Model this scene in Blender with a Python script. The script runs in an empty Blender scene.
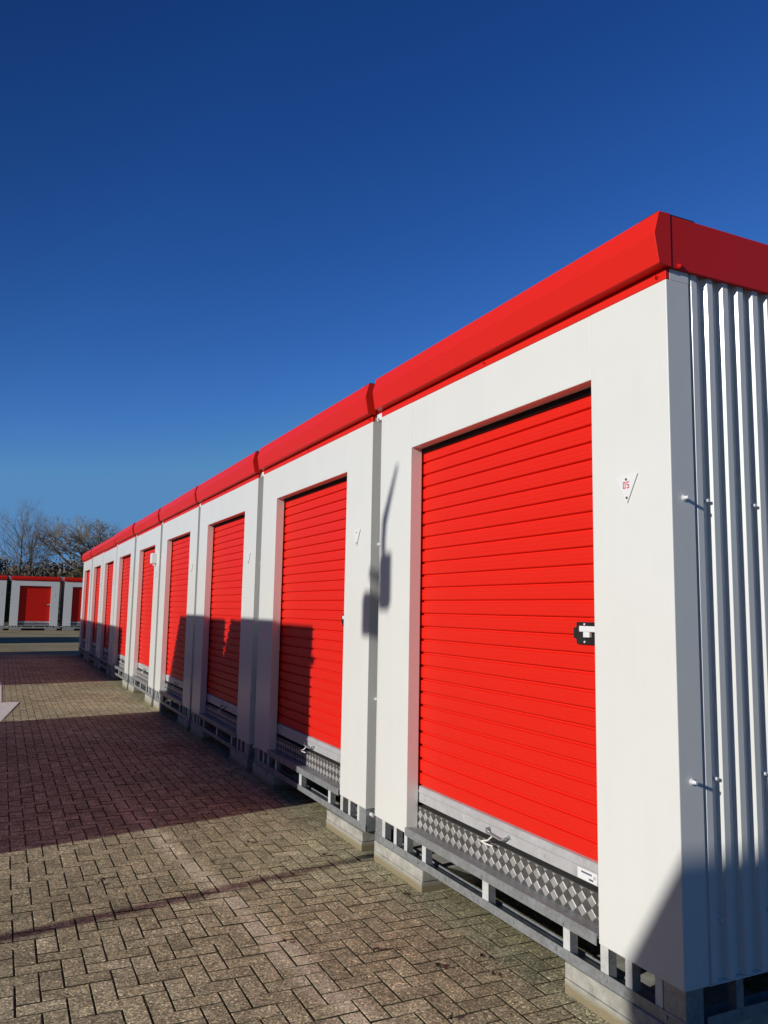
import bpy, bmesh, math, random
from mathutils import Vector, Matrix
import numpy as np

scene = bpy.context.scene
COL = scene.collection
R = math.radians
random.seed(7)

# ------------------------------------------------------------------ materials
def new_mat(name):
    m = bpy.data.materials.new(name); m.use_nodes = True
    nt = m.node_tree
    b = nt.nodes['Principled BSDF']
    return m, nt, b

def N(nt, typ, **kw):
    n = nt.nodes.new(typ)
    for k, v in kw.items():
        if k in n.inputs.keys():
            n.inputs[k].default_value = v
        else:
            setattr(n, k, v)
    return n

def ramp(nt, stops, interp='LINEAR'):
    r = nt.nodes.new('ShaderNodeValToRGB')
    cr = r.color_ramp; cr.interpolation = interp
    while len(cr.elements) < len(stops): cr.elements.new(0.5)
    for e, (p, c) in zip(cr.elements, stops):
        e.position = p; e.color = (c[0], c[1], c[2], 1)
    return r

def mix(nt, fac, a, b, mode='MIX'):
    m = nt.nodes.new('ShaderNodeMix'); m.data_type = 'RGBA'; m.blend_type = mode
    for sock, v in ((m.inputs[0], fac), (m.inputs[6], a), (m.inputs[7], b)):
        if hasattr(v, 'links'): nt.links.new(v, sock)
        elif isinstance(v, (int, float)): sock.default_value = v
        else: sock.default_value = (v[0], v[1], v[2], 1)
    return m.outputs[2]

def coords(nt, kind='Object', scale=(1, 1, 1)):
    t = nt.nodes.new('ShaderNodeTexCoord'); mp = nt.nodes.new('ShaderNodeMapping')
    mp.inputs['Scale'].default_value = scale
    nt.links.new(t.outputs[kind], mp.inputs['Vector'])
    return mp.outputs[0]

def world_pos(nt):
    g = nt.nodes.new('ShaderNodeNewGeometry'); return g.outputs['Position']

def noise(nt, vec, scale, detail=4, rough=.55, out='Fac'):
    n = nt.nodes.new('ShaderNodeTexNoise'); n.inputs['Scale'].default_value = scale
    n.inputs['Detail'].default_value = detail; n.inputs['Roughness'].default_value = rough
    nt.links.new(vec, n.inputs['Vector']); return n.outputs[out]

def bump(nt, b, h, strength, dist):
    n = nt.nodes.new('ShaderNodeBump'); n.inputs['Strength'].default_value = strength
    n.inputs['Distance'].default_value = dist
    nt.links.new(h, n.inputs['Height']); nt.links.new(n.outputs[0], b.inputs['Normal'])

def painted(name, col, rough, grime=.06, coat=0., streak=.03, grimecol=(.25, .22, .18)):
    m, nt, b = new_mat(name)
    v = coords(nt, 'Object', (1, 1, .12)); vo = coords(nt, 'Object')
    n1 = noise(nt, v, 9, 5)
    n2 = noise(nt, vo, 2.2, 3)
    r1 = ramp(nt, [(.45, (0, 0, 0)), (.8, (1, 1, 1))]); nt.links.new(n1, r1.inputs[0])
    r2 = ramp(nt, [(.4, (0, 0, 0)), (.75, (1, 1, 1))]); nt.links.new(n2, r2.inputs[0])
    mm = nt.nodes.new('ShaderNodeMath'); mm.operation = 'MULTIPLY'
    nt.links.new(r1.outputs[0], mm.inputs[0]); mm.inputs[1].default_value = streak * 2
    m2 = nt.nodes.new('ShaderNodeMath'); m2.operation = 'MULTIPLY_ADD'
    nt.links.new(r2.outputs[0], m2.inputs[0]); m2.inputs[1].default_value = grime
    nt.links.new(mm.outputs[0], m2.inputs[2])
    c = mix(nt, m2.outputs[0], col, grimecol)
    # dust splash towards the foot of the sheet metal (dirt, stays put)
    nt.links.new(c, b.inputs['Base Color'])
    b.inputs['Roughness'].default_value = rough
    b.inputs['Specular IOR Level'].default_value = .4 if col[1] > .1 else .2
    b.inputs['Coat Weight'].default_value = coat; b.inputs['Coat Roughness'].default_value = .12
    n3 = noise(nt, vo, 3.0, 2)
    bump(nt, b, n3, .25, .004)
    return m

M = {}
M['white'] = painted('white_coated_steel', (.79, .79, .745), .34, .04, .2, .015)
M['red'] = painted('red_coated_steel', (.77, .020, .010), .42, .05, .06, .02, (.5, .03, .02))
M['red_shutter'] = painted('red_shutter_paint', (.79, .020, .009), .45, .04, .05, .02, (.5, .03, .02))
M['dark'] = painted('black_rubber', (.012, .012, .013), .7)
M['roofgrey'] = painted('roof_sheet', (.35, .36, .37), .5)

def galv(name, base, rough, metal=.75, sp=.14):
    m, nt, b = new_mat(name)
    vo = coords(nt, 'Object')
    vr = nt.nodes.new('ShaderNodeTexVoronoi'); vr.inputs['Scale'].default_value = 55
    nt.links.new(vo, vr.inputs['Vector'])
    sep = nt.nodes.new('ShaderNodeSeparateColor'); nt.links.new(vr.outputs['Color'], sep.inputs[0])
    n1 = noise(nt, vo, 7, 5)
    r = ramp(nt, [(0, [c * (1 - sp) for c in base]), (1, [min(1, c * (1 + sp)) for c in base])])
    nt.links.new(sep.outputs[0], r.inputs[0])
    r2 = ramp(nt, [(.35, (1, 1, 1)), (.8, (.72, .7, .66))]); nt.links.new(n1, r2.inputs[0])
    c = mix(nt, 1.0, r.outputs[0], r2.outputs[0], 'MULTIPLY')
    nt.links.new(c, b.inputs['Base Color'])
    b.inputs['Metallic'].default_value = metal
    rr = nt.nodes.new('ShaderNodeMapRange'); rr.inputs[3].default_value = rough - .1; rr.inputs[4].default_value = rough + .14
    nt.links.new(n1, rr.inputs[0]); nt.links.new(rr.outputs[0], b.inputs['Roughness'])
    bump(nt, b, n1, .2, .002)
    return m
M['galv'] = galv('galvanised_steel', (.36, .38, .39), .42, .35)
M['post_lit'] = galv('galvanised_post_sunlit', (.74, .75, .75), .45, .1, .06)  # pale tone stands for the sun on the post fronts
M['alu'] = galv('aluminium_bar', (.64, .64, .65), .40, .25, .04)
M['tread_dark'] = galv('tread_plate_ground', (.12, .115, .11), .5, .3)
M['tread_light'] = galv('tread_plate_lozenge', (.50, .48, .46), .45, .35, .06)
M['chrome'] = galv('polished_zinc', (.85, .85, .84), .25, .6)
m, nt, b = new_mat('white_plastic'); b.inputs['Base Color'].default_value = (.82, .82, .82, 1); b.inputs['Roughness'].default_value = .35; M['plastic'] = m
m, nt, b = new_mat('red_print'); b.inputs['Base Color'].default_value = (.65, .03, .03, 1); b.inputs['Roughness'].default_value = .5; M['redprint'] = m
m, nt, b = new_mat('grey_print'); b.inputs['Base Color'].default_value = (.12, .12, .2, 1); M['greyprint'] = m
m, nt, b = new_mat('white_cord'); b.inputs['Base Color'].default_value = (.8, .78, .72, 1); b.inputs['Roughness'].default_value = .9; M['cord'] = m

# concrete block, with damp yellow-green growth near the ground
m, nt, b = new_mat('cast_concrete')
p = world_pos(nt); sx = nt.nodes.new('ShaderNodeSeparateXYZ'); nt.links.new(p, sx.inputs[0])
n1 = noise(nt, p, 14, 6, .6); n2 = noise(nt, p, 90, 3, .6)
rc = ramp(nt, [(.3, (.30, .29, .25)), (.7, (.56, .54, .47))]); nt.links.new(n1, rc.inputs[0])
ad = nt.nodes.new('ShaderNodeMath'); ad.operation = 'MULTIPLY_ADD'; nt.links.new(n1, ad.inputs[0]); ad.inputs[1].default_value = -.05; nt.links.new(sx.outputs[2], ad.inputs[2])
rm = ramp(nt, [(.0, (.9, .9, .9)), (.03, (0, 0, 0))]); nt.links.new(ad.outputs[0], rm.inputs[0])
c = mix(nt, rm.outputs[0], rc.outputs[0], (.27, .215, .115))
c = mix(nt, .35, c, mix(nt, n2, (.4, .4, .4), (1.2, 1.2, 1.2)), 'MULTIPLY')
nt.links.new(c, b.inputs['Base Color']); b.inputs['Roughness'].default_value = .9
bump(nt, b, n2, .4, .004); M['concrete'] = m

# clay / concrete pavers
m, nt, b = new_mat('block_paving')
g = nt.nodes.new('ShaderNodeNewGeometry'); p = g.outputs['Position']
isl = g.outputs['Random Per Island']
rb = ramp(nt, [(0, (.36, .34, .235)), (.25, (.45, .42, .285)), (.5, (.49, .455, .31)), (.75, (.40, .375, .26)), (1, (.55, .52, .365))])
nt.links.new(isl, rb.inputs[0])
n_big = noise(nt, p, .55, 4, .6); n_mid = noise(nt, p, 9, 5, .65); n_fine = noise(nt, p, 95, 4, .8)
n_f2 = noise(nt, p, 60, 2, .5)
rf = ramp(nt, [(.36, (.45, .43, .40)), (.48, (.9, .89, .87)), (.57, (1.2, 1.2, 1.16)), (.64, (1.6, 1.58, 1.5))])
nt.links.new(n_fine, rf.inputs[0])
c = mix(nt, 1.0, rb.outputs[0], rf.outputs[0], 'MULTIPLY')
vg = nt.nodes.new('ShaderNodeTexVoronoi'); vg.inputs['Scale'].default_value = 135; nt.links.new(p, vg.inputs['Vector'])
sg_ = nt.nodes.new('ShaderNodeSeparateColor'); nt.links.new(vg.outputs['Color'], sg_.inputs[0])
rg_ = ramp(nt, [(0, (.38, .37, .36)), (.45, (.85, .85, .84)), (.8, (1.2, 1.2, 1.18)), (.93, (1.5, 1.5, 1.45)), (1, (2.6, 2.55, 2.4))]); nt.links.new(sg_.outputs[0], rg_.inputs[0])
c = mix(nt, .9, c, rg_.outputs[0], 'MULTIPLY')
rmid = ramp(nt, [(.3, (.55, .55, .54)), (.7, (1.32, 1.3, 1.26))]); nt.links.new(n_mid, rmid.inputs[0])
c = mix(nt, .7, c, rmid.outputs[0], 'MULTIPLY')
rbig = ramp(nt, [(.35, (.78, .76, .72)), (.65, (1.14, 1.12, 1.08))]); nt.links.new(n_big, rbig.inputs[0])
c = mix(nt, .8, c, rbig.outputs[0], 'MULTIPLY')
# pale scuffed grit, single chips
vr = nt.nodes.new('ShaderNodeTexVoronoi'); vr.inputs['Scale'].default_value = 75; nt.links.new(p, vr.inputs['Vector'])
rv = ramp(nt, [(.0, (1, 1, 1)), (.30, (0, 0, 0))]); nt.links.new(vr.outputs['Distance'], rv.inputs[0])
sc = nt.nodes.new('ShaderNodeSeparateColor'); nt.links.new(vr.outputs['Color'], sc.inputs[0])
rsel = ramp(nt, [(.80, (0, 0, 0)), (.84, (1, 1, 1))]); nt.links.new(sc.outputs[1], rsel.inputs[0])
ch = nt.nodes.new('ShaderNodeMath'); ch.operation = 'MULTIPLY'; nt.links.new(rv.outputs[0], ch.inputs[0]); nt.links.new(rsel.outputs[0], ch.inputs[1])
c = mix(nt, ch.outputs[0], c, (.62, .57, .48))
# the ghost of an old painted line, worn brick by brick
sx = nt.nodes.new('ShaderNodeSeparateXYZ'); nt.links.new(p, sx.inputs[0])
ax = nt.nodes.new('ShaderNodeMath'); ax.operation = 'MULTIPLY_ADD'; nt.links.new(sx.outputs[1], ax.inputs[0]); ax.inputs[1].default_value = .10; nt.links.new(sx.outputs[0], ax.inputs[2])
dd = nt.nodes.new('ShaderNodeMath'); dd.operation = 'ADD'; nt.links.new(ax.outputs[0], dd.inputs[0]); dd.inputs[1].default_value = .88
ab = nt.nodes.new('ShaderNodeMath'); ab.operation = 'ABSOLUTE'; nt.links.new(dd.outputs[0], ab.inputs[0])
nz = nt.nodes.new('ShaderNodeMath'); nz.operation = 'MULTIPLY_ADD'; nt.links.new(n_mid, nz.inputs[0]); nz.inputs[1].default_value = .30; nt.links.new(ab.outputs[0], nz.inputs[2])
nz2 = nt.nodes.new('ShaderNodeMath'); nz2.operation = 'MULTIPLY_ADD'; nt.links.new(isl, nz2.inputs[0]); nz2.inputs[1].default_value = .09; nt.links.new(nz.outputs[0], nz2.inputs[2])
rl = ramp(nt, [(.20, (.9, .9, .9)), (.30, (0, 0, 0))]); nt.links.new(nz2.outputs[0], rl.inputs[0])
yl = nt.nodes.new('ShaderNodeMapRange'); yl.inputs[1].default_value = 6.5; yl.inputs[2].default_value = 4.0; nt.links.new(sx.outputs[1], yl.inputs[0])
ml = nt.nodes.new('ShaderNodeMath'); ml.operation = 'MULTIPLY'; nt.links.new(rl.outputs[0], ml.inputs[0]); nt.links.new(yl.outputs[0], ml.inputs[1])
c = mix(nt, ml.outputs[0], c, mix(nt, .35, mix(nt, 1.0, c, (1.75, 1.72, 1.75), 'MULTIPLY'), (.62, .58, .46)))
# olive algae by the units
xa = nt.nodes.new('ShaderNodeMath'); xa.operation = 'MULTIPLY_ADD'; nt.links.new(n_big, xa.inputs[0]); xa.inputs[1].default_value = 1.4; nt.links.new(sx.outputs[0], xa.inputs[2])
ra = ramp(nt, [(.60, (0, 0, 0)), (1.0, (.32, .32, .32))]); nt.links.new(xa.outputs[0], ra.inputs[0])
c = mix(nt, ra.outputs[0], c, mix(nt, n_fine, (.10, .10, .045), (.30, .27, .13)))
nt.links.new(c, b.inputs['Base Color']); b.inputs['Roughness'].default_value = .88
b.inputs['Specular IOR Level'].default_value = .08
hh = nt.nodes.new('ShaderNodeMath'); hh.operation = 'ADD'; nt.links.new(n_fine, hh.inputs[0]); nt.links.new(n_f2, hh.inputs[1])
bump(nt, b, hh.outputs[0], .7, .004); M['paver'] = m

m, nt, b = new_mat('joint_sand')
p = world_pos(nt); n1 = noise(nt, p, 30, 4); n2 = noise(nt, p, 1.3, 4)
r1 = ramp(nt, [(.3, (.055, .042, .020)), (.7, (.13, .10, .055))]); nt.links.new(n1, r1.inputs[0])
r2 = ramp(nt, [(.5, (0, 0, 0)), (.7, (.7, .7, .7))]); nt.links.new(n2, r2.inputs[0])
nt.links.new(mix(nt, r2.outputs[0], r1.outputs[0], (.04, .045, .014)), b.inputs['Base Color']); b.inputs['Roughness'].default_value = 1; M['sand'] = m

m, nt, b = new_mat('asphalt')
p = world_pos(nt); n1 = noise(nt, p, .35, 5, .6); n2 = noise(nt, p, 60, 3)
r1 = ramp(nt, [(.35, (.27, .215, .125)), (.65, (.39, .32, .195))]); nt.links.new(n1, r1.inputs[0])
nt.links.new(mix(nt, .5, r1.outputs[0], mix(nt, n2, (.5, .5, .5), (1.4, 1.4, 1.4)), 'MULTIPLY'), b.inputs['Base Color']); b.inputs['Roughness'].default_value = 1; b.inputs['Specular IOR Level'].default_value = .05; M['asphalt'] = m
m, nt, b = new_mat('grass_ground')
p = world_pos(nt); n1 = noise(nt, p, .2, 5, .6)
r1 = ramp(nt, [(.35, (.05, .06, .02)), (.65, (.10, .09, .04))]); nt.links.new(n1, r1.inputs[0])
nt.links.new(r1.outputs[0], b.inputs['Base Color']); b.inputs['Roughness'].default_value = 1; M['ground'] = m
m, nt, b = new_mat('worn_road_paint')
p = world_pos(nt); n1 = noise(nt, p, 14, 5, .7)
r1 = ramp(nt, [(.35, (.62, .59, .51)), (.6, (.82, .80, .72))]); nt.links.new(n1, r1.inputs[0])
nt.links.new(r1.outputs[0], b.inputs['Base Color']); b.inputs['Roughness'].default_value = .7; M['roadpaint'] = m
def bark(name, a, c2):
    m, nt, b = new_mat(name); vo = coords(nt, 'Object'); n1 = noise(nt, vo, 1.5, 4)
    r1 = ramp(nt, [(.3, a), (.7, c2)]); nt.links.new(n1, r1.inputs[0]); nt.links.new(r1.outputs[0], b.inputs['Base Color']); b.inputs['Roughness'].default_value = .95
    return m
M['bark'] = bark('oak_bark', (.05, .045, .035), (.11, .095, .08))
M['twig'] = bark('bare_twigs', (.10, .085, .07), (.18, .15, .125))
M['twigpale'] = bark('pale_twigs', (.15, .13, .11), (.27, .235, .20))
M['twig2'] = bark('brown_scrub', (.17, .135, .10), (.26, .215, .165))
M['leafgreen'] = bark('evergreen_leaves', (.085, .08, .035), (.16, .14, .07))
M['deadleaf'] = bark('dead_leaf', (.022, .016, .010), (.06, .04, .022))

# ------------------------------------------------------------------ mesh helpers
def link(name, bm, mats, parent=None, smooth=False):
    bmesh.ops.recalc_face_normals(bm, faces=bm.faces)
    me = bpy.data.meshes.new(name); bm.to_mesh(me); bm.free()
    for mt in (mats if isinstance(mats, (list, tuple)) else [mats]): me.materials.append(mt)
    if smooth:
        for f in me.polygons: f.use_smooth = True
    o = bpy.data.objects.new(name, me); COL.objects.link(o)
    if parent: o.parent = parent
    return o

def box(bm, x0, x1, y0, y1, z0, z1, bev=0, mi=0):
    r = bmesh.ops.create_cube(bm, size=1)
    for v in r['verts']:
        v.co = Vector((x0 if v.co.x < 0 else x1, y0 if v.co.y < 0 else y1, z0 if v.co.z < 0 else z1))
    fs = set(f for v in r['verts'] for f in v.link_faces)
    for f in fs: f.material_index = mi
    if bev:
        es = set(e for v in r['verts'] for e in v.link_edges)
        bmesh.ops.bevel(bm, geom=list(es), offset=bev, segments=2, profile=.5, affect='EDGES')
    return bm

def prism(bm, pts, axis, t0, t1, bev=0, mi=0):
    """closed polygon pts (2D) extruded along axis ('x','y','z')"""
    def P(a, c, t):
        return {'z': (a, c, t), 'y': (a, t, c), 'x': (t, a, c)}[axis]
    v0 = [bm.verts.new(P(a, c, t0)) for a, c in pts]
    v1 = [bm.verts.new(P(a, c, t1)) for a, c in pts]
    n = len(pts); fs = []
    fs.append(bm.faces.new(v0)); fs.append(bm.faces.new(list(reversed(v1))))
    for i in range(n):
        fs.append(bm.faces.new((v0[i], v1[i], v1[(i + 1) % n], v0[(i + 1) % n])))
    for f in fs: f.material_index = mi
    if bev:
        es = set(e for f in fs for e in f.edges)
        bmesh.ops.bevel(bm, geom=list(es), offset=bev, segments=2, profile=.5, affect='EDGES')
    return bm

def sheet(bm, prof, axis, t0, t1, thick=None):
    def P(a, c, t):
        return {'z': (a, c, t), 'y': (a, t, c)}[axis]
    v0 = [bm.verts.new(P(a, c, t0)) for a, c in prof]; v1 = [bm.verts.new(P(a, c, t1)) for a, c in prof]
    for i in range(len(prof) - 1):
        bm.faces.new((v0[i], v1[i], v1[i + 1], v0[i + 1]))

def cyl(bm, p0, p1, r0, r1=None, seg=12, cap=True, mi=0):
    r1 = r0 if r1 is None else r1
    p0 = Vector(p0); p1 = Vector(p1); d = (p1 - p0).normalized()
    a = d.orthogonal().normalized(); c = d.cross(a)
    A = [bm.verts.new(p0 + (a * math.cos(t) + c * math.sin(t)) * r0) for t in [2 * math.pi * i / seg for i in range(seg)]]
    B = [bm.verts.new(p1 + (a * math.cos(t) + c * math.sin(t)) * r1) for t in [2 * math.pi * i / seg for i in range(seg)]]
    for i in range(seg):
        f = bm.faces.new((A[i], A[(i + 1) % seg], B[(i + 1) % seg], B[i])); f.material_index = mi
    if cap:
        f = bm.faces.new(list(reversed(A))); f.material_index = mi
        f = bm.faces.new(B); f.material_index = mi

def tube(bm, pts, r, seg=8):
    for a, c in zip(pts[:-1], pts[1:]): cyl(bm, a, c, r, r, seg)

def nbm(): return bmesh.new()

def thing(name, label, cat, loc=(0, 0, 0), rz=0, group=None):
    o = bpy.data.objects.new(name, None); COL.objects.link(o)
    o.location = loc; o.rotation_euler = (0, 0, rz); o.empty_display_size = .2
    o['label'] = label; o['category'] = cat
    if group: o['group'] = group
    return o
def tag(o, label, cat, group=None):
    o['label'] = label; o['category'] = cat
    if group: o['group'] = group
    return o
def struct(name, bm, mats, kind='structure'):
    o = link(name, bm, mats); o['kind'] = kind; return o

# ------------------------------------------------------------------ storage unit
W, P_, D = 2.831, 3.0, 3.6
A_, B_ = .489, 2.343
ZB, ZT, ZO = .288, 3.140, 2.823

def make_unit():
    t = thing('storage_unit', '', 'storage unit')
    w = M['white']
    # corner panels with their returns
    bm = prism(nbm(), [(0, 0), (.130, 0), (.130, .045), (.084, .045), (.084, A_), (0, A_)], 'z', ZB, ZT, .0035)
    box(bm, .022, .130, .0005, .04, ZT + .001, 3.1885)
    link('post_panel', bm, w, t)
    bm = prism(nbm(), [(0, B_), (.084, B_), (.084, W - .045), (.130, W - .045), (.130, W), (0, W)], 'z', ZB, ZT, .0035)
    box(bm, .022, .130, W - .04, W - .0005, ZT + .001, 3.1885)
    link('post_panel', bm, w, t)
    bm = box(nbm(), 0.0012, .084, A_ + .0012, B_ - .0012, ZO, ZT, .0035)
    link('header_panel', bm, w, t)
    # rear corners and walls
    bm = prism(nbm(), [(D, 0), (D, .13), (D - .05, .13), (D - .05, .045), (D - .13, .045), (D - .13, 0)], 'z', ZB, ZT, .0035)
    link('rear_post', bm, w, t)
    bm = prism(nbm(), [(D, W), (D, W - .13), (D - .05, W - .13), (D - .05, W - .045), (D - .13, W - .045), (D - .13, W)], 'z', ZB, ZT, .0035)
    link('rear_post', bm, w, t)
    def ribs(x0, x1, crest, valley):
        pr = [(x0 - .006, valley)]; x = x0 + .004
        while x + .094 < x1:
            pr += [(x, valley), (x + .013, crest), (x + .046, crest), (x + .059, valley)]; x += .094
        pr.append((x1 + .006, valley)); return pr
    for s in (0, 1):
        bm = nbm(); cr, va = (.003, .028) if s == 0 else (W - .003, W - .028)
        sheet(bm, ribs(.131, D - .131, cr, va), 'z', ZB + .004, 3.21); yy = sorted((cr - (.002 if s == 0 else -.002), va + (.002 if s == 0 else -.002))); box(bm, .131, D - .131, yy[0], yy[1], ZB - .001, ZB + .003)
        sw = link('side_wall', bm, w, t)
    bm = nbm()
    pr = [(c, a) for a, c in ribs(.131, W - .131, D - .010, D - .040)]
    sheet(bm, pr, 'z', ZB + .004, ZT); link('rear_wall', bm, w, t)
    bm = box(nbm(), .05, D - .05, .03, W - .03, 3.30, 3.36); link('roof', bm, M['roofgrey'], t)
    # lintel strip, fascia, side fascias
    bm = box(nbm(), .0, .021, 0.001, W - .001, ZT + .001, 3.1885, .002); link('lintel_strip', bm, M['red'], t)
    bm = prism(nbm(), [(-.050, 3.195), (-.073, 3.324), (-.044, 3.428), (.020, 3.431), (.020, 3.190)], 'y', -.015, W + .015, .002)
    fa = link('front_fascia', bm, M['red'], t)
    for s in (0, 1):
        y0, y1 = (-.012, .012) if s == 0 else (W - .012, W + .012)
        bm = box(nbm(), .0235, D + .02, y0, y1, 3.190, 3.424, .002); link('side_fascia', bm, M['red'], t)
    bm = box(nbm(), D - .01, D + .022, .014, W - .014, 3.190, 3.424, .002); link('rear_fascia', bm, M['red'], t)
    bm = box(nbm(), -.03, .18, .004, .12, 3.4325, 3.440, .001); link('cap_plate', bm, M['dark'], t)
    # bracket and coupling in the gap at the far side
    bm = box(nbm(), .004, .10, W + .002, W + .09, 3.125, 3.178, .003); cyl(bm, (.004, W + .05, 3.14), (-.012, W + .05, 3.14), .010, seg=10)
    link('gap_bracket', bm, M['plastic'], t)
    bm = nbm(); cyl(bm, (.05, W + .002, .255), (.05, W + .165, .255), .014, seg=12); link('coupling_pipe', bm, M['plastic'], t)
    # screws
    def screw(x, y, z, d, mt, r=.0085, l=.022):
        bm = nbm(); v = Vector(d)
        cyl(bm, (x, y, z), Vector((x, y, z)) + v * .004, r * 1.5, seg=12)
        cyl(bm, Vector((x, y, z)) + v * .004, Vector((x, y, z)) + v * l, r, r * .8, seg=8)
        link('screw', bm, mt, t)
    for z in (2.203, 1.063, .52):
        for x, y in ((.068, 0), (.212, .028), (.494, .028), (.776, .028)):
            if z == .52 and x < .1: continue
            screw(x, y, z, (0, -1, 0), M['plastic'], .0085, .026)
    screw(.068, -.012, 3.204, (0, -1, 0), M['red'], .008, .012)
    screw(.0, .05, 3.165, (-1, 0, 0), M['red'], .007, .016)
    screw(.0, 1.42, 3.165, (-1, 0, 0), M['red'], .007, .016)
    # shutter: a corrugated curtain
    bm = nbm(); pr = []; z = .572; pitch = .0857; xf = .100
    while z < 2.98:
        for fz, dx in ((0, .0), (.03, .003), (.055, .017), (.17, .017), (.205, .003), (.25, 0), (.44, -.0008), (.47, .0004), (.50, -.0008), (.72, -.0008), (.75, .0004), (.78, -.0006)):
            pr.append((xf + dx, z + fz * pitch))
        z += pitch
    sheet(bm, pr, 'y', .40, 2.425)
    sh = link('shutter', bm, M['red_shutter'], t)
    bm = prism(nbm(), [(.094, .478), (.094, .535), (.089, .540), (.089, .556), (.094, .561), (.094, .577), (.110, .580), (.118, .580), (.118, .478)], 'y', .405, 2.42, .0015)
    for y in (.62, 1.0, 1.8, 2.27): cyl(bm, (.095, y, .51), (.090, y, .51), .008, seg=8)
    link('bottom_bar', bm, M['alu'], sh)
    bm = nbm()
    tube(bm, [(.09, 1.505, .515), (.068, 1.50, .520), (.058, 1.48, .505), (.058, 1.34, .497), (.070, 1.315, .512), (.09, 1.31, .515)], .006)
    cyl(bm, (.093, 1.505, .515), (.089, 1.505, .515), .012); cyl(bm, (.093, 1.31, .515), (.089, 1.31, .515), .012)
    link('handle', bm, M['galv'], sh)
    bm = nbm(); tube(bm, [(.058, 1.42, .50), (.045, 1.45, .47), (.035, 1.50, .455), (.03, 1.53, .46), (.04, 1.47, .45), (.045, 1.40, .452)], .0045)
    link('pull_cord', bm, M['cord'], sh)
    # lock: black plate with a bright sliding bolt
    bm = prism(nbm(), [(.57, 1.572), (.57, 1.678), (.722, 1.678), (.722, 1.650), (.746, 1.650), (.746, 1.600), (.722, 1.600), (.722, 1.572)], 'x', .086, .097, .002)
    link('lock_plate', bm, M['dark'], sh)
    bm = box(nbm(), .066, .086, .46, .680, 1.632, 1.660, .003); box(bm, .070, .086, .610, .655, 1.606, 1.634, .002)
    cyl(bm, (.087, .66, 1.668), (.082, .66, 1.668), .005); cyl(bm, (.087, .66, 1.584), (.082, .66, 1.584), .005)
    link('lock_bolt', bm, M['plastic'], sh)
    # guides behind the jambs and a black strip added as the shade band under the header
    for y0, y1 in ((.385, .405), (2.428, 2.448)):
        bm = box(nbm(), .088, .16, y0, y1, .47, 2.98); link('shutter_guide', bm, M['dark'], t)
    bm = box(nbm(), .0855, .094, .40, 2.44, 2.792, 2.99); link('shade_strip', bm, M['dark'], t)
    bm = box(nbm(), .15, .154, .36, 2.47, .30, 3.0); link('inner_lining', bm, M['dark'], t)
    # threshold
    bm = box(nbm(), .090, .148, A_ - .03, B_ + .03, .30, .452, .001)
    link('threshold', bm, M['tread_dark'], t)
    bm = nbm()
    dy, dz = .070, .060
    for r_ in range(3):
        for k in range(27):
            yc = A_ + .012 + k * dy; zc = .343 + r_ * dz
            hw, hh = .0325, .0285
            pts = [(yc - hw, zc), (yc, zc + hh), (yc + hw, zc), (yc, zc - hh)]
            if yc - hw < A_ - .02 or yc + hw > B_ + .02: continue
            if zc + hh > .448:                      # cut along the upper edge of the plate
                fr = (.448 - (zc - hh)) / hh
                if fr <= 0.1: continue
                if fr < 1: pts = [(yc - hw * fr, .448), (yc + hw * fr, .448), (yc, zc - hh)]
                else:
                    g2 = (zc + hh - .448) / hh
                    pts = [(yc - hw, zc), (yc - hw * g2, .448), (yc + hw * g2, .448), (yc + hw, zc), (yc, zc - hh)]
            m_ = len(pts); cy = sum(q[0] for q in pts) / m_; cz = sum(q[1] for q in pts) / m_
            a = [bm.verts.new((.0899, y, zz)) for y, zz in pts]
            c = [bm.verts.new((.0875, cy + (y - cy) * .84, cz + (zz - cz) * .84)) for y, zz in pts]
            bm.faces.new(c)
            for i in range(m_): bm.faces.new((a[i], a[(i + 1) % m_], c[(i + 1) % m_], c[i]))
    link('tread_plate', bm, M['tread_light'], t)
    bm = prism(nbm(), [(.092, .318), (-.010, .330), (-.012, .328), (-.012, .280), (-.008, .280), (-.008, .322), (.092, .312)], 'y', A_ + .004, B_ - .004)
    for y in (.72, 1.42, 2.12): cyl(bm, (-.012, y, .295), (-.017, y, .295), .008, seg=8)
    link('sill_ledge', bm, M['galv'], t)
    # base frame
    RB = .129
    def rail(y0, y1, x, sgn, nm='base_rail'):
        bm = nbm()
        prism(bm, [(x, .129), (x, .176), (x + sgn * .004, .176), (x + sgn * .004, .133), (x + sgn * .105, .133), (x + sgn * .105, .150), (x + sgn * .109, .150), (x + sgn * .109, .129)], 'y', y0, y1)
        y = y0 + .1
        while y < y1:
            cyl(bm, (x, y, .155), (x - sgn * .006, y, .155), .009, seg=8); y += .347
        return link(nm, bm, M['galv'], t)
    rail(0.002, W - .002, .004, 1); rail(.002, W - .002, D - .004, -1)
    for s in (0, 1):
        y = .004 if s == 0 else W - .004; g = 1 if s == 0 else -1
        bm = prism(nbm(), [(y, .129), (y, .176), (y + g * .004, .176), (y + g * .004, .133), (y + g * .105, .133), (y + g * .105, .150), (y + g * .109, .150), (y + g * .109, .129)], 'x', .12, D - .12)
        link('base_rail', bm, M['galv'], t)
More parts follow.
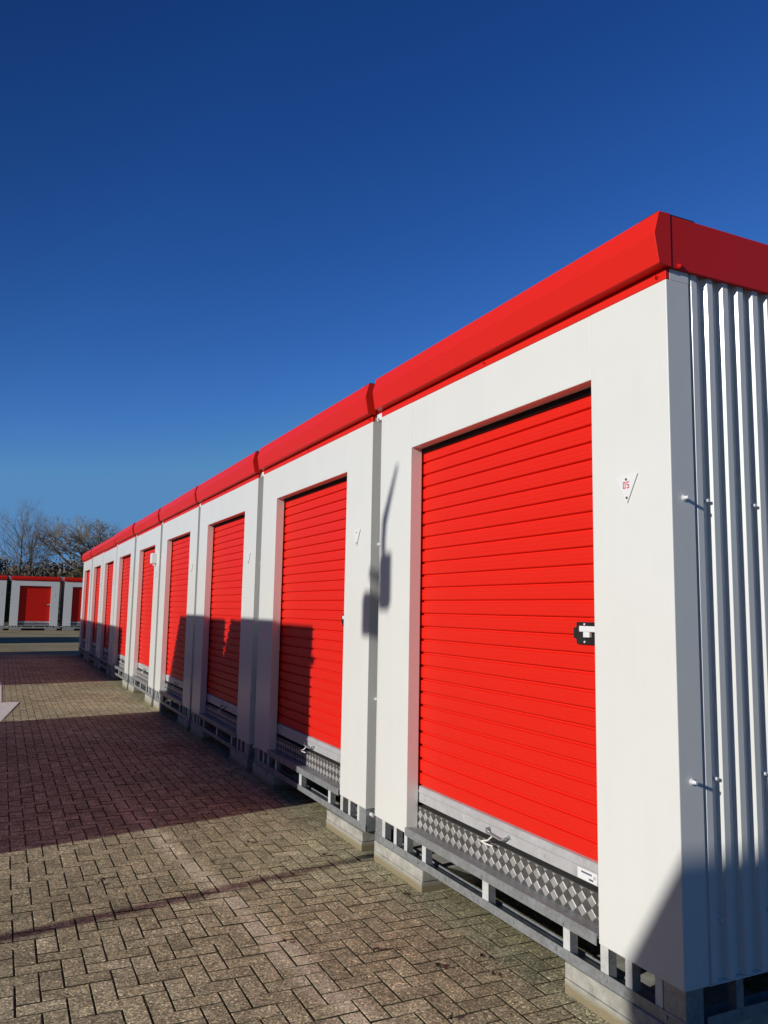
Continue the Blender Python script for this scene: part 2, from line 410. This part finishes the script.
    for y0, y1 in ((.004, .118), (.125, .165), (.295, .335), (.440, .490), (.700, .748), (1.386, 1.446), (2.092, 2.140), (2.345, 2.385), (2.500, 2.540), (2.675, 2.720), (2.72, W - .004)):
        if y1 - y0 > .1:
            bm = prism(nbm(), [(.008, y0), (.008, y1), (.014, y1), (.014, y0 + .006), (.10, y0 + .006), (.10, y0)] if y0 < 1 else
                       [(.008, y0), (.008, y1), (.10, y1), (.10, y1 - .006), (.014, y1 - .006), (.014, y0)], 'z', .1345, .2875)
        else:
            bm = box(nbm(), .009, .0125, y0, y1, .1345, .2875); box(bm, .0130, .055, y0 + .001, y0 + .005, .1345, .2875, 0, 1)
            box(bm, .0130, .055, y1 - .005, y1 - .001, .1345, .2875, 0, 1)
        link('base_post', bm, [M['post_lit'], M['galv']] if y1 - y0 < .1 else M['galv'], t)  # sunlit fronts get the pale tone, shaded webs and corners the darker one
    for x in (.28, .95, 1.65, 2.3, 2.95):
        for y in (.006, W - .046):
            bm = box(nbm(), x, x + .04, y, y + .04, .1345, .2875); link('base_post', bm, M['galv'], t)
    bm = box(nbm(), .155, D - .05, .05, W - .05, .262, .300); link('floor_pan', bm, M['dark'], t)
    return t

def kids(o): return [c for c in bpy.data.objects if c.parent == o]
def copy_tree(o, parent=None, cache={}):
    c = o.copy(); COL.objects.link(c); c.parent = parent
    for ch in list(kids(o)): copy_tree(ch, c)
    return c

proto = make_unit()
used = [False]
def place_unit(x, y, rz, label, group, z=0):
    o = proto if not used[0] else copy_tree(proto)
    used[0] = True
    o.location = (x, y, z); o.rotation_euler = (0, 0, rz)
    o['label'] = label; o['category'] = 'storage unit'; o['group'] = group
    return o

def sign_on(unit, digits):
    bm = prism(nbm(), [(.322, 2.322), (.186, 2.330), (.254, 2.205)], 'x', -.0065, -.0035)
    s = link('number_sign', bm, M['plastic'], unit)
    bm = nbm()
    cyl(bm, (-.0065, .256, 2.310), (-.0095, .256, 2.310), .0055, seg=10); cyl(bm, (-.0065, .254, 2.228), (-.0095, .254, 2.228), .0055, seg=10)
    link('sign_screw', bm, M['tread_dark'], s)
    if digits:
        bm = nbm(); seg = {'0': 'abcdef', '5': 'afgcd'}
        hgt, wid, th = .030, .0155, .0042
        for i, d in enumerate(digits):
            yl = .2765 - i * .0225          # left edge as read from the street (y falls to the right)
            zt = 2.300
            for sg in seg[d]:
                yr = yl - wid
                q = {'a': (yr, yl, zt - th, zt), 'd': (yr, yl, zt - hgt, zt - hgt + th), 'g': (yr + th * .3, yl - th * .3, zt - hgt / 2 - th / 2, zt - hgt / 2 + th / 2),
                     'f': (yl - th, yl, zt - hgt / 2 + .0003, zt - th - .0003), 'e': (yl - th, yl, zt - hgt + th + .0003, zt - hgt / 2 - .0003),
                     'b': (yr, yr + th, zt - hgt / 2 + .0003, zt - th - .0003), 'c': (yr, yr + th, zt - hgt + th + .0003, zt - hgt / 2 - .0003)}[sg]
                box(bm, -.0074, -.0064, q[0], q[1], q[2], q[3])
        link('sign_number', bm, M['redprint'], s)

ords = ['nearest', 'second', 'third', 'fourth', 'fifth', 'sixth', 'seventh', 'eighth', 'farthest']
desc = ['sunlit red shutter, triangular 05 sign, ribbed end wall',
        'shutter half in shadow at its far lower side',
        'lower shutter in shadow with a lit notch',
        'a slanting shadow edge across its lower shutter',
        'grey lamp box beside its shutter', 'sunlit to its base beside the far shadow',
        'lower third in the far shadow', 'lower third shaded, only one unit behind it', 'small, at the far corner of the row']
units = []
for k in range(9):
    lab = '%s unit of the long row, %s' % (ords[k], desc[k])
    u = place_unit((0, .006, -.004, .003, 0, -.012, -.004, .006, .0)[k] , k * P_, 0, lab, 'white storage units in the long row', (0, .004, -.006, .003, 0, .008, -.004, .01, .0)[k])
    units.append(u)
for k in range(9):
    sign_on(units[k], '05' if k == 0 else None)
# sticker on the first unit's bottom bar
sh0 = [c for c in kids(units[0]) if c.name.split('.')[0] == 'shutter'][0]
bm = box(nbm(), .0915, .0935, .605, .742, .482, .530, 0)
st = link('sticker', bm, M['plastic'], sh0)
bm = box(nbm(), .0908, .0914, .64, .715, .512, .520); box(bm, .0908, .0914, .63, .66, .490, .498); link('sticker', bm, M['greyprint'], sh0)
# lamp box on the fifth unit
bm = box(nbm(), -.085, -.0005, .235, .42, 2.470, 2.655, .008)
box(bm, -.05, -.01, .26, .31, 2.43, 2.47, .004)
lb = tag(link('lamp_box', bm, M['plastic']), 'small pale lamp box fixed beside the red shutter of the fifth unit', 'lamp box')
lb.location = (0, 12.03, 0)

# units facing the row from across the lane, and the row at the far end
OX = -5.1
for y, n in ((-4.522, 'one behind the camera'), (3.29, 'first of the pair'), (6.42, 'second of the pair')):
    place_unit(OX, y + W, math.pi, 'white storage unit across the lane from the long row, %s' % n, 'storage units across the lane')
for k in range(4):
    place_unit(OX - 1.05, 15.55 + k * P_ + W, math.pi, 'white storage unit across the far lane, %s in from the gap' % ['first', 'second', 'third', 'fourth'][k], 'storage units across the lane')
YB = 53.5
bl = ['middle one of the far cross row, whole dark red shutter in view', 'far cross row unit partly hidden behind the end of the long row', 'far cross row unit cut by the left edge of the photo']
for x, l in ((.86, bl[0]), (4.0, bl[1]), (-2.26, bl[2])):
    u = place_unit(x, YB, math.pi / 2, l, 'storage units in the far cross row')
    bm = prism(nbm(), [(W + .016, 3.20), (W + .15, 3.20), (W + .23, 3.40), (W + .10, 3.43)], 'x', .0, .12, .002); link('gap_flashing', bm, M['plastic'], u)
for k in range(2):  # pair added out of view to throw the shadow band over the asphalt
    place_unit(OX - 1.05, 34.8 + k * P_ + W, math.pi, 'unseen storage unit added across the yard to shade the asphalt, %s of the pair' % ['first', 'second'][k], 'storage units across the lane')

# ------------------------------------------------------------------ concrete blocks
def conc_block(x0, x1, y0, y1, label, group, rnd):
    bm = nbm()
    box(bm, x0, x1, y0, y1, .0605, .1265, .004)
    box(bm, x0 - .006 + rnd.uniform(0, .006), x1, y0 + .004, y1 - .002, -.02, .0585, .005)
    o = link('concrete_block', bm, M['concrete']); tag(o, label, 'concrete block', group)
    return o
rnd = random.Random(3)
for k in range(9):
    for s, (y0, y1) in (('right', (.02, .720)), ('left', (2.106, 2.815))):
        conc_block(-.006, .55, k * P_ + y0, k * P_ + y1, 'pale concrete block under the %s end of the %s unit in the long row' % (s, ords[k]), 'concrete blocks under the long row', rnd)
for x, l in ((.86, 'middle'), (4.0, 'half hidden'), (-2.26, 'left edge')):
    for s, (a0, a1) in (('right', (.02, .72)), ('left', (2.106, 2.815))):
        conc_block(x - a1, x - a0, YB - .006, YB + .5, 'concrete block under the %s end of the %s unit in the far cross row' % (s, l), 'concrete blocks under the far row', rnd)

# ------------------------------------------------------------------ mast whose shadow crosses the paving
mast = thing('lamp_mast', 'slim grey mast with two boxes standing across the lane', 'mast', (-8.0, 1.057, 0))
ZS = 1.2646
bm = nbm(); cyl(bm, (0, 0, .02), (0, 0, 3.62 + ZS), .052, .046, 16); link('pole', bm, M['galv'], mast)
bm = box(nbm(), -.15, .15, -.15, .15, 0, .02, .003); link('base_plate', bm, M['galv'], mast)
bm = box(nbm(), -.08, .08, -.25, -.075, 3.36 + ZS, 3.73 + ZS, .02); link('box_head', bm, M['galv'], mast)
bm = box(nbm(), -.08, .08, .055, .225, 3.17 + ZS, 3.46 + ZS, .02); link('box_head', bm, M['galv'], mast)
bm = nbm(); box(bm, -.02, .02, -.24, .02, 3.40 + ZS, 3.44 + ZS, .004); box(bm, -.02, .02, .02, .12, 3.57 + ZS, 3.66 + ZS, .01); cyl(bm, (0, .07, 3.44 + ZS), (0, .07, 3.62 + ZS), .012, seg=8); cyl(bm, (0, -.13, 3.72 + ZS), (0, -.13, 3.80 + ZS), .035, seg=10); link('cross_arm', bm, M['galv'], mast)
bm = nbm(); cyl(bm, (0, -.12, 3.78 + ZS), (0, -.14, 3.98 + ZS), .036, .04, 12); cyl(bm, (0, -.14, 3.98 + ZS), (0, -.335, 4.36 + ZS), .044, .018, 12); link('aerial', bm, M['galv'], mast)

# ------------------------------------------------------------------ ground
def quad(bm, x0, x1, y0, y1, z):
    bm.faces.new([bm.verts.new(c) for c in ((x0, y0, z), (x1, y0, z), (x1, y1, z), (x0, y1, z))])
bm = nbm(); quad(bm, -900, 900, -400, 1500, -.05); struct('ground', bm, M['ground'])
bm = nbm(); quad(bm, -60, 60, 25.2, 64, -.003); struct('asphalt_yard', bm, M['asphalt'])
bm = nbm(); quad(bm, -60, 60, -30, 25.2, -.0115); struct('joint_sand', bm, M['sand'])

def paving(x0, x1, y0, y1):
    w = .1040; gap = .0052; ch = .0009
    rs = np.random.RandomState(5)
    vs = []
    j0, j1 = int(y0 / w) - 1, int(y1 / w) + 1
    for j in range(j0, j1):
        i0 = int((x0 / w - j) / 4) - 1; i1 = int((x1 / w - j) / 4) + 2
        for i in range(i0, i1):
            cx = j + 4 * i
            for (a, c, l, h) in ((cx, j, 2, 1), (cx + 3, j, 1, 2)):
                X0, Y0, X1, Y1 = a * w, c * w, (a + l) * w, (c + h) * w
                if X1 < x0 or X0 > x1 or Y1 < y0 or Y0 > y1: continue
                vs.append((X0 + gap, Y0 + gap, X1 - gap, Y1 - gap))
    a = np.array(vs); n = len(a)
    jit = rs.uniform(-.0012, .0012, (n, 2)); a[:, 0] += jit[:, 0]; a[:, 2] += jit[:, 0]; a[:, 1] += jit[:, 1]; a[:, 3] += jit[:, 1]
    # very slight settlement of the surface, plus each block's own tilt
    cxy = (a[:, :2] + a[:, 2:]) / 2
    base = .0015 * np.sin(cxy[:, 0] * 1.7 + .6 * cxy[:, 1]) + .0015 * np.sin(cxy[:, 1] * 2.3 + 1) + rs.normal(0, .0007, n) - .004
    tx = rs.normal(0, .010, n); ty = rs.normal(0, .010, n)
    V = np.zeros((n, 8, 3))
    cs = ((0, 1), (2, 1), (2, 3), (0, 3)); sg = ((1, 1), (-1, 1), (-1, -1), (1, -1))
    for q in range(4):
        for lvl, ins in ((0, ch), (1, 0)):
            X = a[:, cs[q][0]] + sg[q][0] * ins; Y = a[:, cs[q][1]] + sg[q][1] * ins
            Z = base + (X - cxy[:, 0]) * tx + (Y - cxy[:, 1]) * ty
            if lvl: Z = Z - .0012
            V[:, q + 4 * lvl, 0] = X; V[:, q + 4 * lvl, 1] = Y; V[:, q + 4 * lvl, 2] = Z
    V2 = V[:, 4:8].copy(); V2[:, :, 2] = -.03
    V = np.concatenate([V, V2], 1)
    F = [(0, 1, 2, 3)]
    for q in range(4):
        F.append((q + 4, (q + 1) % 4 + 4, (q + 1) % 4, q)); F.append((q + 8, (q + 1) % 4 + 8, (q + 1) % 4 + 4, q + 4))
    F = np.array(F)
    faces = (F[None] + (np.arange(n) * 12)[:, None, None]).reshape(-1)
    me = bpy.data.meshes.new('block_paving')
    me.vertices.add(n * 12); me.vertices.foreach_set('co', V.reshape(-1))
    nf = n * 9
    me.loops.add(nf * 4); me.loops.foreach_set('vertex_index', faces.astype(np.int32))
    me.polygons.add(nf); me.polygons.foreach_set('loop_start', np.arange(0, nf * 4, 4, dtype=np.int32)); me.polygons.foreach_set('loop_total', np.full(nf, 4, dtype=np.int32))
    me.update(calc_edges=True); me.validate()
    me.polygons.foreach_set('use_smooth', np.zeros(nf, dtype=bool)); me.materials.append(M['paver']); me.materials.append(M['sand']); me.polygons.foreach_set('material_index', np.tile(np.array([0] + [0, 1] * 4, dtype=np.int32), n))
    o = bpy.data.objects.new('block_paving', me); COL.objects.link(o); o['kind'] = 'structure'
paving(-8.6, 4.0, -4.0, 25.2)

# painted arrow, cut by the frame's left edge in the photo
bm = nbm()
for poly in ([(-2.56, 13.25), (-2.345, 13.25), (-2.345, 17.2), (-2.56, 17.2)], [(-2.84, 13.2), (-2.06, 13.2), (-2.452, 9.9)]):
    z = .0035
    n = 1
    bm.faces.new([bm.verts.new((x, y, z)) for x, y in poly])
struct('road_marking', bm, M['roadpaint'])

# dead leaves and crumbs on the paving
rl = random.Random(11)
spots = [(-1.80, 2.99), (-1.76, 3.06), (-1.02, 1.72), (-.62, 1.45), (-.55, 1.42), (-.42, 1.16), (-.26, 2.38), (-.12, 2.1), (-.17, 1.16), (-.22, .98), (-.7, 3.5), (-1.1, 6.3), (-.9, 7.6), (-1.6, 8.8), (-.3, 3.0), (-.62, .70)]
def leaf(x, y, s):
    bm = nbm(); a0 = rl.uniform(0, 6.28); n = 9; ring = []
    c = bm.verts.new((0, 0, .006))
    for i in range(n):
        a = 2 * math.pi * i / n; r = s * (1 if i % 2 else .62) * rl.uniform(.75, 1.1)
        ring.append(bm.verts.new((r * math.cos(a + a0) * 1.5, r * math.sin(a + a0), rl.uniform(.002, .018))))
    for i in range(n): bm.faces.new((c, ring[i], ring[(i + 1) % n]))
    o = link('dead_leaf', bm, M['deadleaf']); o.location = (x, y, .004); o.rotation_euler = (0, 0, rl.uniform(0, 6))
    m_ = o.modifiers.new('thickness', 'SOLIDIFY'); m_.thickness = .0012
    return tag(o, 'small dark dead leaf lying on the sunlit block paving', 'leaf', 'dead leaves on the paving')
for x, y in spots: leaf(x, y, rl.uniform(.012, .021))

# ------------------------------------------------------------------ trees
def bare_tree(name, x, y, h, spread, seed, label, trunk_h=.3, r0=.3, levels=6, lean=0, mats=('bark', 'twig'), group=None, up=.15, nch=(2, 3), first=4, leader=False):
    rd = random.Random(seed)
    t = thing(name, label, 'tree', (x, y, -.05), 0, group)
    tb, cb = nbm(), nbm()
    def seg(bm, p, q, a, c, n):
        cyl(bm, p, q, a, c, n, cap=False)
    def grow(p, d, l, r, lev):
        # one branch as 3 crooked pieces
        n = 3; q = p
        for i in range(n):
            d2 = (d + Vector((rd.gauss(0, .16), rd.gauss(0, .16), rd.gauss(0, .10) + up * .25))).normalized()
            q2 = q + d2 * l / n
            ra = r * (1 - .28 * i / n); rb = r * (1 - .28 * (i + 1) / n)
            seg(tb if lev < 2 else cb, q, q2, ra, rb, 6 if lev < 3 else 3)
            if lev >= 2 and i > 0 and lev < levels:
                sd = (d2 + Vector((rd.gauss(0, .9), rd.gauss(0, .9), rd.gauss(.1, .6)))).normalized()
                grow(q2, sd, l * .5, r * .36, lev + 2) if lev + 2 <= levels else None
            q = q2; d = d2
        if lev < levels:
            for k in range(rd.randint(*nch)):
                ax = Vector((rd.gauss(0, 1), rd.gauss(0, 1), rd.gauss(0, .6))).normalized()
                dd = (d + ax * rd.uniform(.5, .95) * spread).normalized()
                dd.z = dd.z + up * .4
                grow(q, dd.normalized(), l * rd.uniform(.64, .82), r * .60, lev + 1)
    if leader:
        q = Vector((0, 0, 0)); n = 12; pr_ = r0 * 1.2
        for i in range(n):
            q2 = Vector((lean * i / n + rd.gauss(0, .03), rd.gauss(0, .03), h * (i + 1) / n)); rr_ = r0 * (1.1 - .95 * (i + 1) / n)
            seg(tb, q, q2, pr_, rr_, 8); pr_ = rr_
            if i >= 4:
                for k in range(3):
                    a = rd.uniform(0, 6.28); d_ = Vector((math.cos(a) * spread, math.sin(a) * spread, rd.uniform(.5, .9))).normalized()
                    grow(q2, d_, h * (.17 - .10 * abs(i - 6) / 8) , rr_ * .55, levels - 4)
            q = q2
        link('trunk', tb, M[mats[0]], t); link('crown', cb, M[mats[1]], t)
        return t
    L0 = h * trunk_h
    top = Vector((lean, 0, L0))
    seg(tb, Vector((0, 0, 0)), top * .5 + Vector((0, 0, 0)), r0 * 1.25, r0 * 1.02, 10); seg(tb, top * .5, top, r0 * 1.02, r0 * .9, 10)
    for k in range(first):
        a = 2 * math.pi * (k + rd.uniform(0, .5)) / first
        dd = Vector((math.cos(a) * spread * .8, math.sin(a) * spread * .8, rd.uniform(.5, 1.1))).normalized()
        grow(top, dd, h * .22 * rd.uniform(.8, 1.15), r0 * .55, 1)
    link('trunk', tb, M[mats[0]], t); link('crown', cb, M[mats[1]], t)
    return t

bare_tree('oak_tree', 5.2, 82, 9.9, .98, 4, 'big spreading bare oak rising behind the end of the long row', .44, .36, 7, 0, first=7, up=.16, mats=('twig', 'twigpale'))
bare_tree('slender_tree', -1.3, 76, 8.8, .75, 12, 'tall thin bare tree at the far left, left one of the slender pair', .42, .13, 7, .1, up=.25, leader=True)
bare_tree('slender_tree', -.35, 77, 8.0, .45, 21, 'thin bare tree at the far left, right one of the slender pair', .46, .12, 7, .05, up=.3, leader=True)
for i, (x, y, h, s) in enumerate([(-4.6, 84, 5.8, 31), (-2.2, 90, 6.6, 32), (.8, 92, 5.6, 33), (2.4, 96, 6.0, 34), (4.6, 100, 6.6, 35), (-6.6, 88, 6.6, 36), (8.5, 92, 7.5, 37), (12.5, 90, 9, 38), (17, 95, 8, 39), (-10, 92, 8, 40)]):
    bare_tree('scrub_tree', x, y, h, .9, s, 'low grey-brown bare tree in the thicket behind the far cross row', .16, .14, 6, 0, ('twig2', 'twig'), 'bare trees in the far thicket', up=.2, nch=(3, 3), first=5)

def bushes(name, label, cells, mat, n, seed, size=.35, kind='stuff'):
    rd = np.random.RandomState(seed)
    allv = []
    for (x, y, z, rx, ry, rz, k) in cells:
        m = int(n * k)
        d = rd.normal(0, 1, (m, 3)); d /= np.linalg.norm(d, axis=1)[:, None]
        rad = rd.uniform(.35, 1, (m, 1)) ** .5 * rd.uniform(.8, 1.12, (m, 1))
        c = np.array([x, y, z]) + d * rad * np.array([rx, ry, rz])
        c = c[c[:, 2] > 0]; m = len(c)
        u = rd.normal(0, 1, (m, 3)); u /= np.linalg.norm(u, axis=1)[:, None]
        v = np.cross(u, rd.normal(0, 1, (m, 3))); v /= np.linalg.norm(v, axis=1)[:, None]
        s = size * rd.uniform(.4, 1, (m, 1))
        allv.append(np.stack([c - u * s, c + v * s * .45, c + u * s, c - v * s * .45], 1))
    V = np.concatenate(allv); m = len(V)
    me = bpy.data.meshes.new(name)
    me.from_pydata([tuple(p) for p in V.reshape(-1, 3)], [], [tuple(range(4 * i, 4 * i + 4)) for i in range(m)])
    me.materials.append(M[mat])
    o = bpy.data.objects.new(name, me); COL.objects.link(o)
    if kind: o['kind'] = kind; o['label'] = label; o['category'] = 'undergrowth'
    else: tag(o, label, 'shrub')
    return o
bushes('evergreen_shrub', 'dark olive evergreen shrub mound below the big bare oak', [(5.4, 80, 2.6, 2.2, 2, 3.7, 1), (3.6, 80, 1.9, 1.5, 2, 2.9, .7), (7.2, 80, 3.2, 2.4, 2, 4.4, .8)], 'leafgreen', 13000, 1, .14, None)
bushes('evergreen_shrub', 'dark evergreen shrub behind the far cross row at the left edge', [(-2.6, 81, 1.6, 1.7, 2, 3.0, .8), (-5.2, 80, 2.5, 2, 2, 3.6, 1), (-.4, 82, 1.4, 1.4, 2, 2.6, .6)], 'leafgreen', 11000, 2, .14, None)
bushes('thicket', 'grey-brown thicket behind the far cross row', [(x, 104 + (i % 3), 3.2, 3.0, 1.6, 3.9 + .9 * math.sin(i * 1.9), .8) for i, x in enumerate(np.linspace(-26, 34, 22))] + [(x, 84, 2, 2.4, 1.4, 3.3 + .6 * math.sin(i * 2.7), .7) for i, x in enumerate(np.linspace(-12, 20, 15))], 'twig2', 5200, 3, .30)

# ------------------------------------------------------------------ camera
f, yaw, pitch, roll = 797.866, .4420954, .1214811, .0176310
cam = bpy.data.cameras.new('camera'); co = bpy.data.objects.new('camera', cam); COL.objects.link(co)
fw = Vector((math.sin(yaw) * math.cos(pitch), math.cos(yaw) * math.cos(pitch), math.sin(pitch)))
rt = Vector((math.cos(yaw), -math.sin(yaw), 0)); up = rt.cross(fw)
r2 = rt * math.cos(roll) + up * math.sin(roll); u2 = -rt * math.sin(roll) + up * math.cos(roll)
mw = Matrix(((r2.x, u2.x, -fw.x, -2.45711), (r2.y, u2.y, -fw.y, -2.42904), (r2.z, u2.z, -fw.z, 1.722), (0, 0, 0, 1)))
co.matrix_world = mw
cam.sensor_fit = 'HORIZONTAL'; cam.sensor_width = 36; cam.lens = 36 * f / 768
cam.clip_start = .05; cam.clip_end = 4000
scene.camera = co

# ------------------------------------------------------------------ light
EL = R(19.4); az_vec = Vector((-.9747, -.2235, 0)).normalized()      # towards the sun
sunv = Vector((az_vec.x * math.cos(EL), az_vec.y * math.cos(EL), math.sin(EL)))
sl = bpy.data.lights.new('sun', 'SUN'); sl.energy = 3.55; sl.angle = R(.53); sl.color = (1, .975, .92)
so = bpy.data.objects.new('sun', sl); COL.objects.link(so); so.rotation_euler = sunv.to_track_quat('Z', 'Y').to_euler(); so.location = (-20, -10, 20)
w = bpy.data.worlds.new('World'); scene.world = w; w.use_nodes = True
nt = w.node_tree; bg = nt.nodes['Background']
sky = nt.nodes.new('ShaderNodeTexSky'); sky.sky_type = 'NISHITA'; sky.sun_disc = False
sky.sun_elevation = EL; sky.sun_rotation = math.atan2(az_vec.x, az_vec.y)
sky.altitude = 0; sky.air_density = 1.0; sky.dust_density = .3; sky.ozone_density = 3.0
SAT, GAM = 1.0, 1.0
# deepen the clear winter sky: per-channel response of the sky colour, the glare round the sun held down
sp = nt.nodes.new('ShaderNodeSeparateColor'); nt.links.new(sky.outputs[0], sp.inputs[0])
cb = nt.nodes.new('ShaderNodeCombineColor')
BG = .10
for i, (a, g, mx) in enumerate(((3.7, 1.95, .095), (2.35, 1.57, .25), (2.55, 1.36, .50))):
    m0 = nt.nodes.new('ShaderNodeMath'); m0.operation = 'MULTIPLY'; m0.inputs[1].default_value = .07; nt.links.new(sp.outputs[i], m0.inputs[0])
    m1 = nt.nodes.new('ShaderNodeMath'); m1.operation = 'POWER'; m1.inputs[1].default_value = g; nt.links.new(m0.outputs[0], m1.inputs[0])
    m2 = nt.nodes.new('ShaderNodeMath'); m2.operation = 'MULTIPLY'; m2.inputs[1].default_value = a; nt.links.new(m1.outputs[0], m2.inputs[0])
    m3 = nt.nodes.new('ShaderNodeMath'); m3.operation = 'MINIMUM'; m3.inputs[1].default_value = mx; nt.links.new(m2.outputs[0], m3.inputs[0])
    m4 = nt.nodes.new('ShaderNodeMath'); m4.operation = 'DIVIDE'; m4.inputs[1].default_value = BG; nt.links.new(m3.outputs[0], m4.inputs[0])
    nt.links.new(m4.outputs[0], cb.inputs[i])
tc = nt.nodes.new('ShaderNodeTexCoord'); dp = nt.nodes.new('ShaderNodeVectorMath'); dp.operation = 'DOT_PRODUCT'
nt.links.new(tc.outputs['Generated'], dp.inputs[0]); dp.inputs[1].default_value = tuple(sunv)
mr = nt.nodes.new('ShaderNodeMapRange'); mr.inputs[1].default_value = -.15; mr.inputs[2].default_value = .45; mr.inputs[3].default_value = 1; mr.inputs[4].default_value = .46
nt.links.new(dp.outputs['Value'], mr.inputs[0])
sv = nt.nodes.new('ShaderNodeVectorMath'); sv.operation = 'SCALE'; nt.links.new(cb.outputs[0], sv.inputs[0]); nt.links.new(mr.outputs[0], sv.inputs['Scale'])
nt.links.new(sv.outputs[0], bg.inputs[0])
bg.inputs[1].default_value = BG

vs = scene.view_settings; vs.view_transform = 'Standard'; vs.look = 'None'; vs.exposure = 0; vs.gamma = 1; vs.use_curve_mapping = False
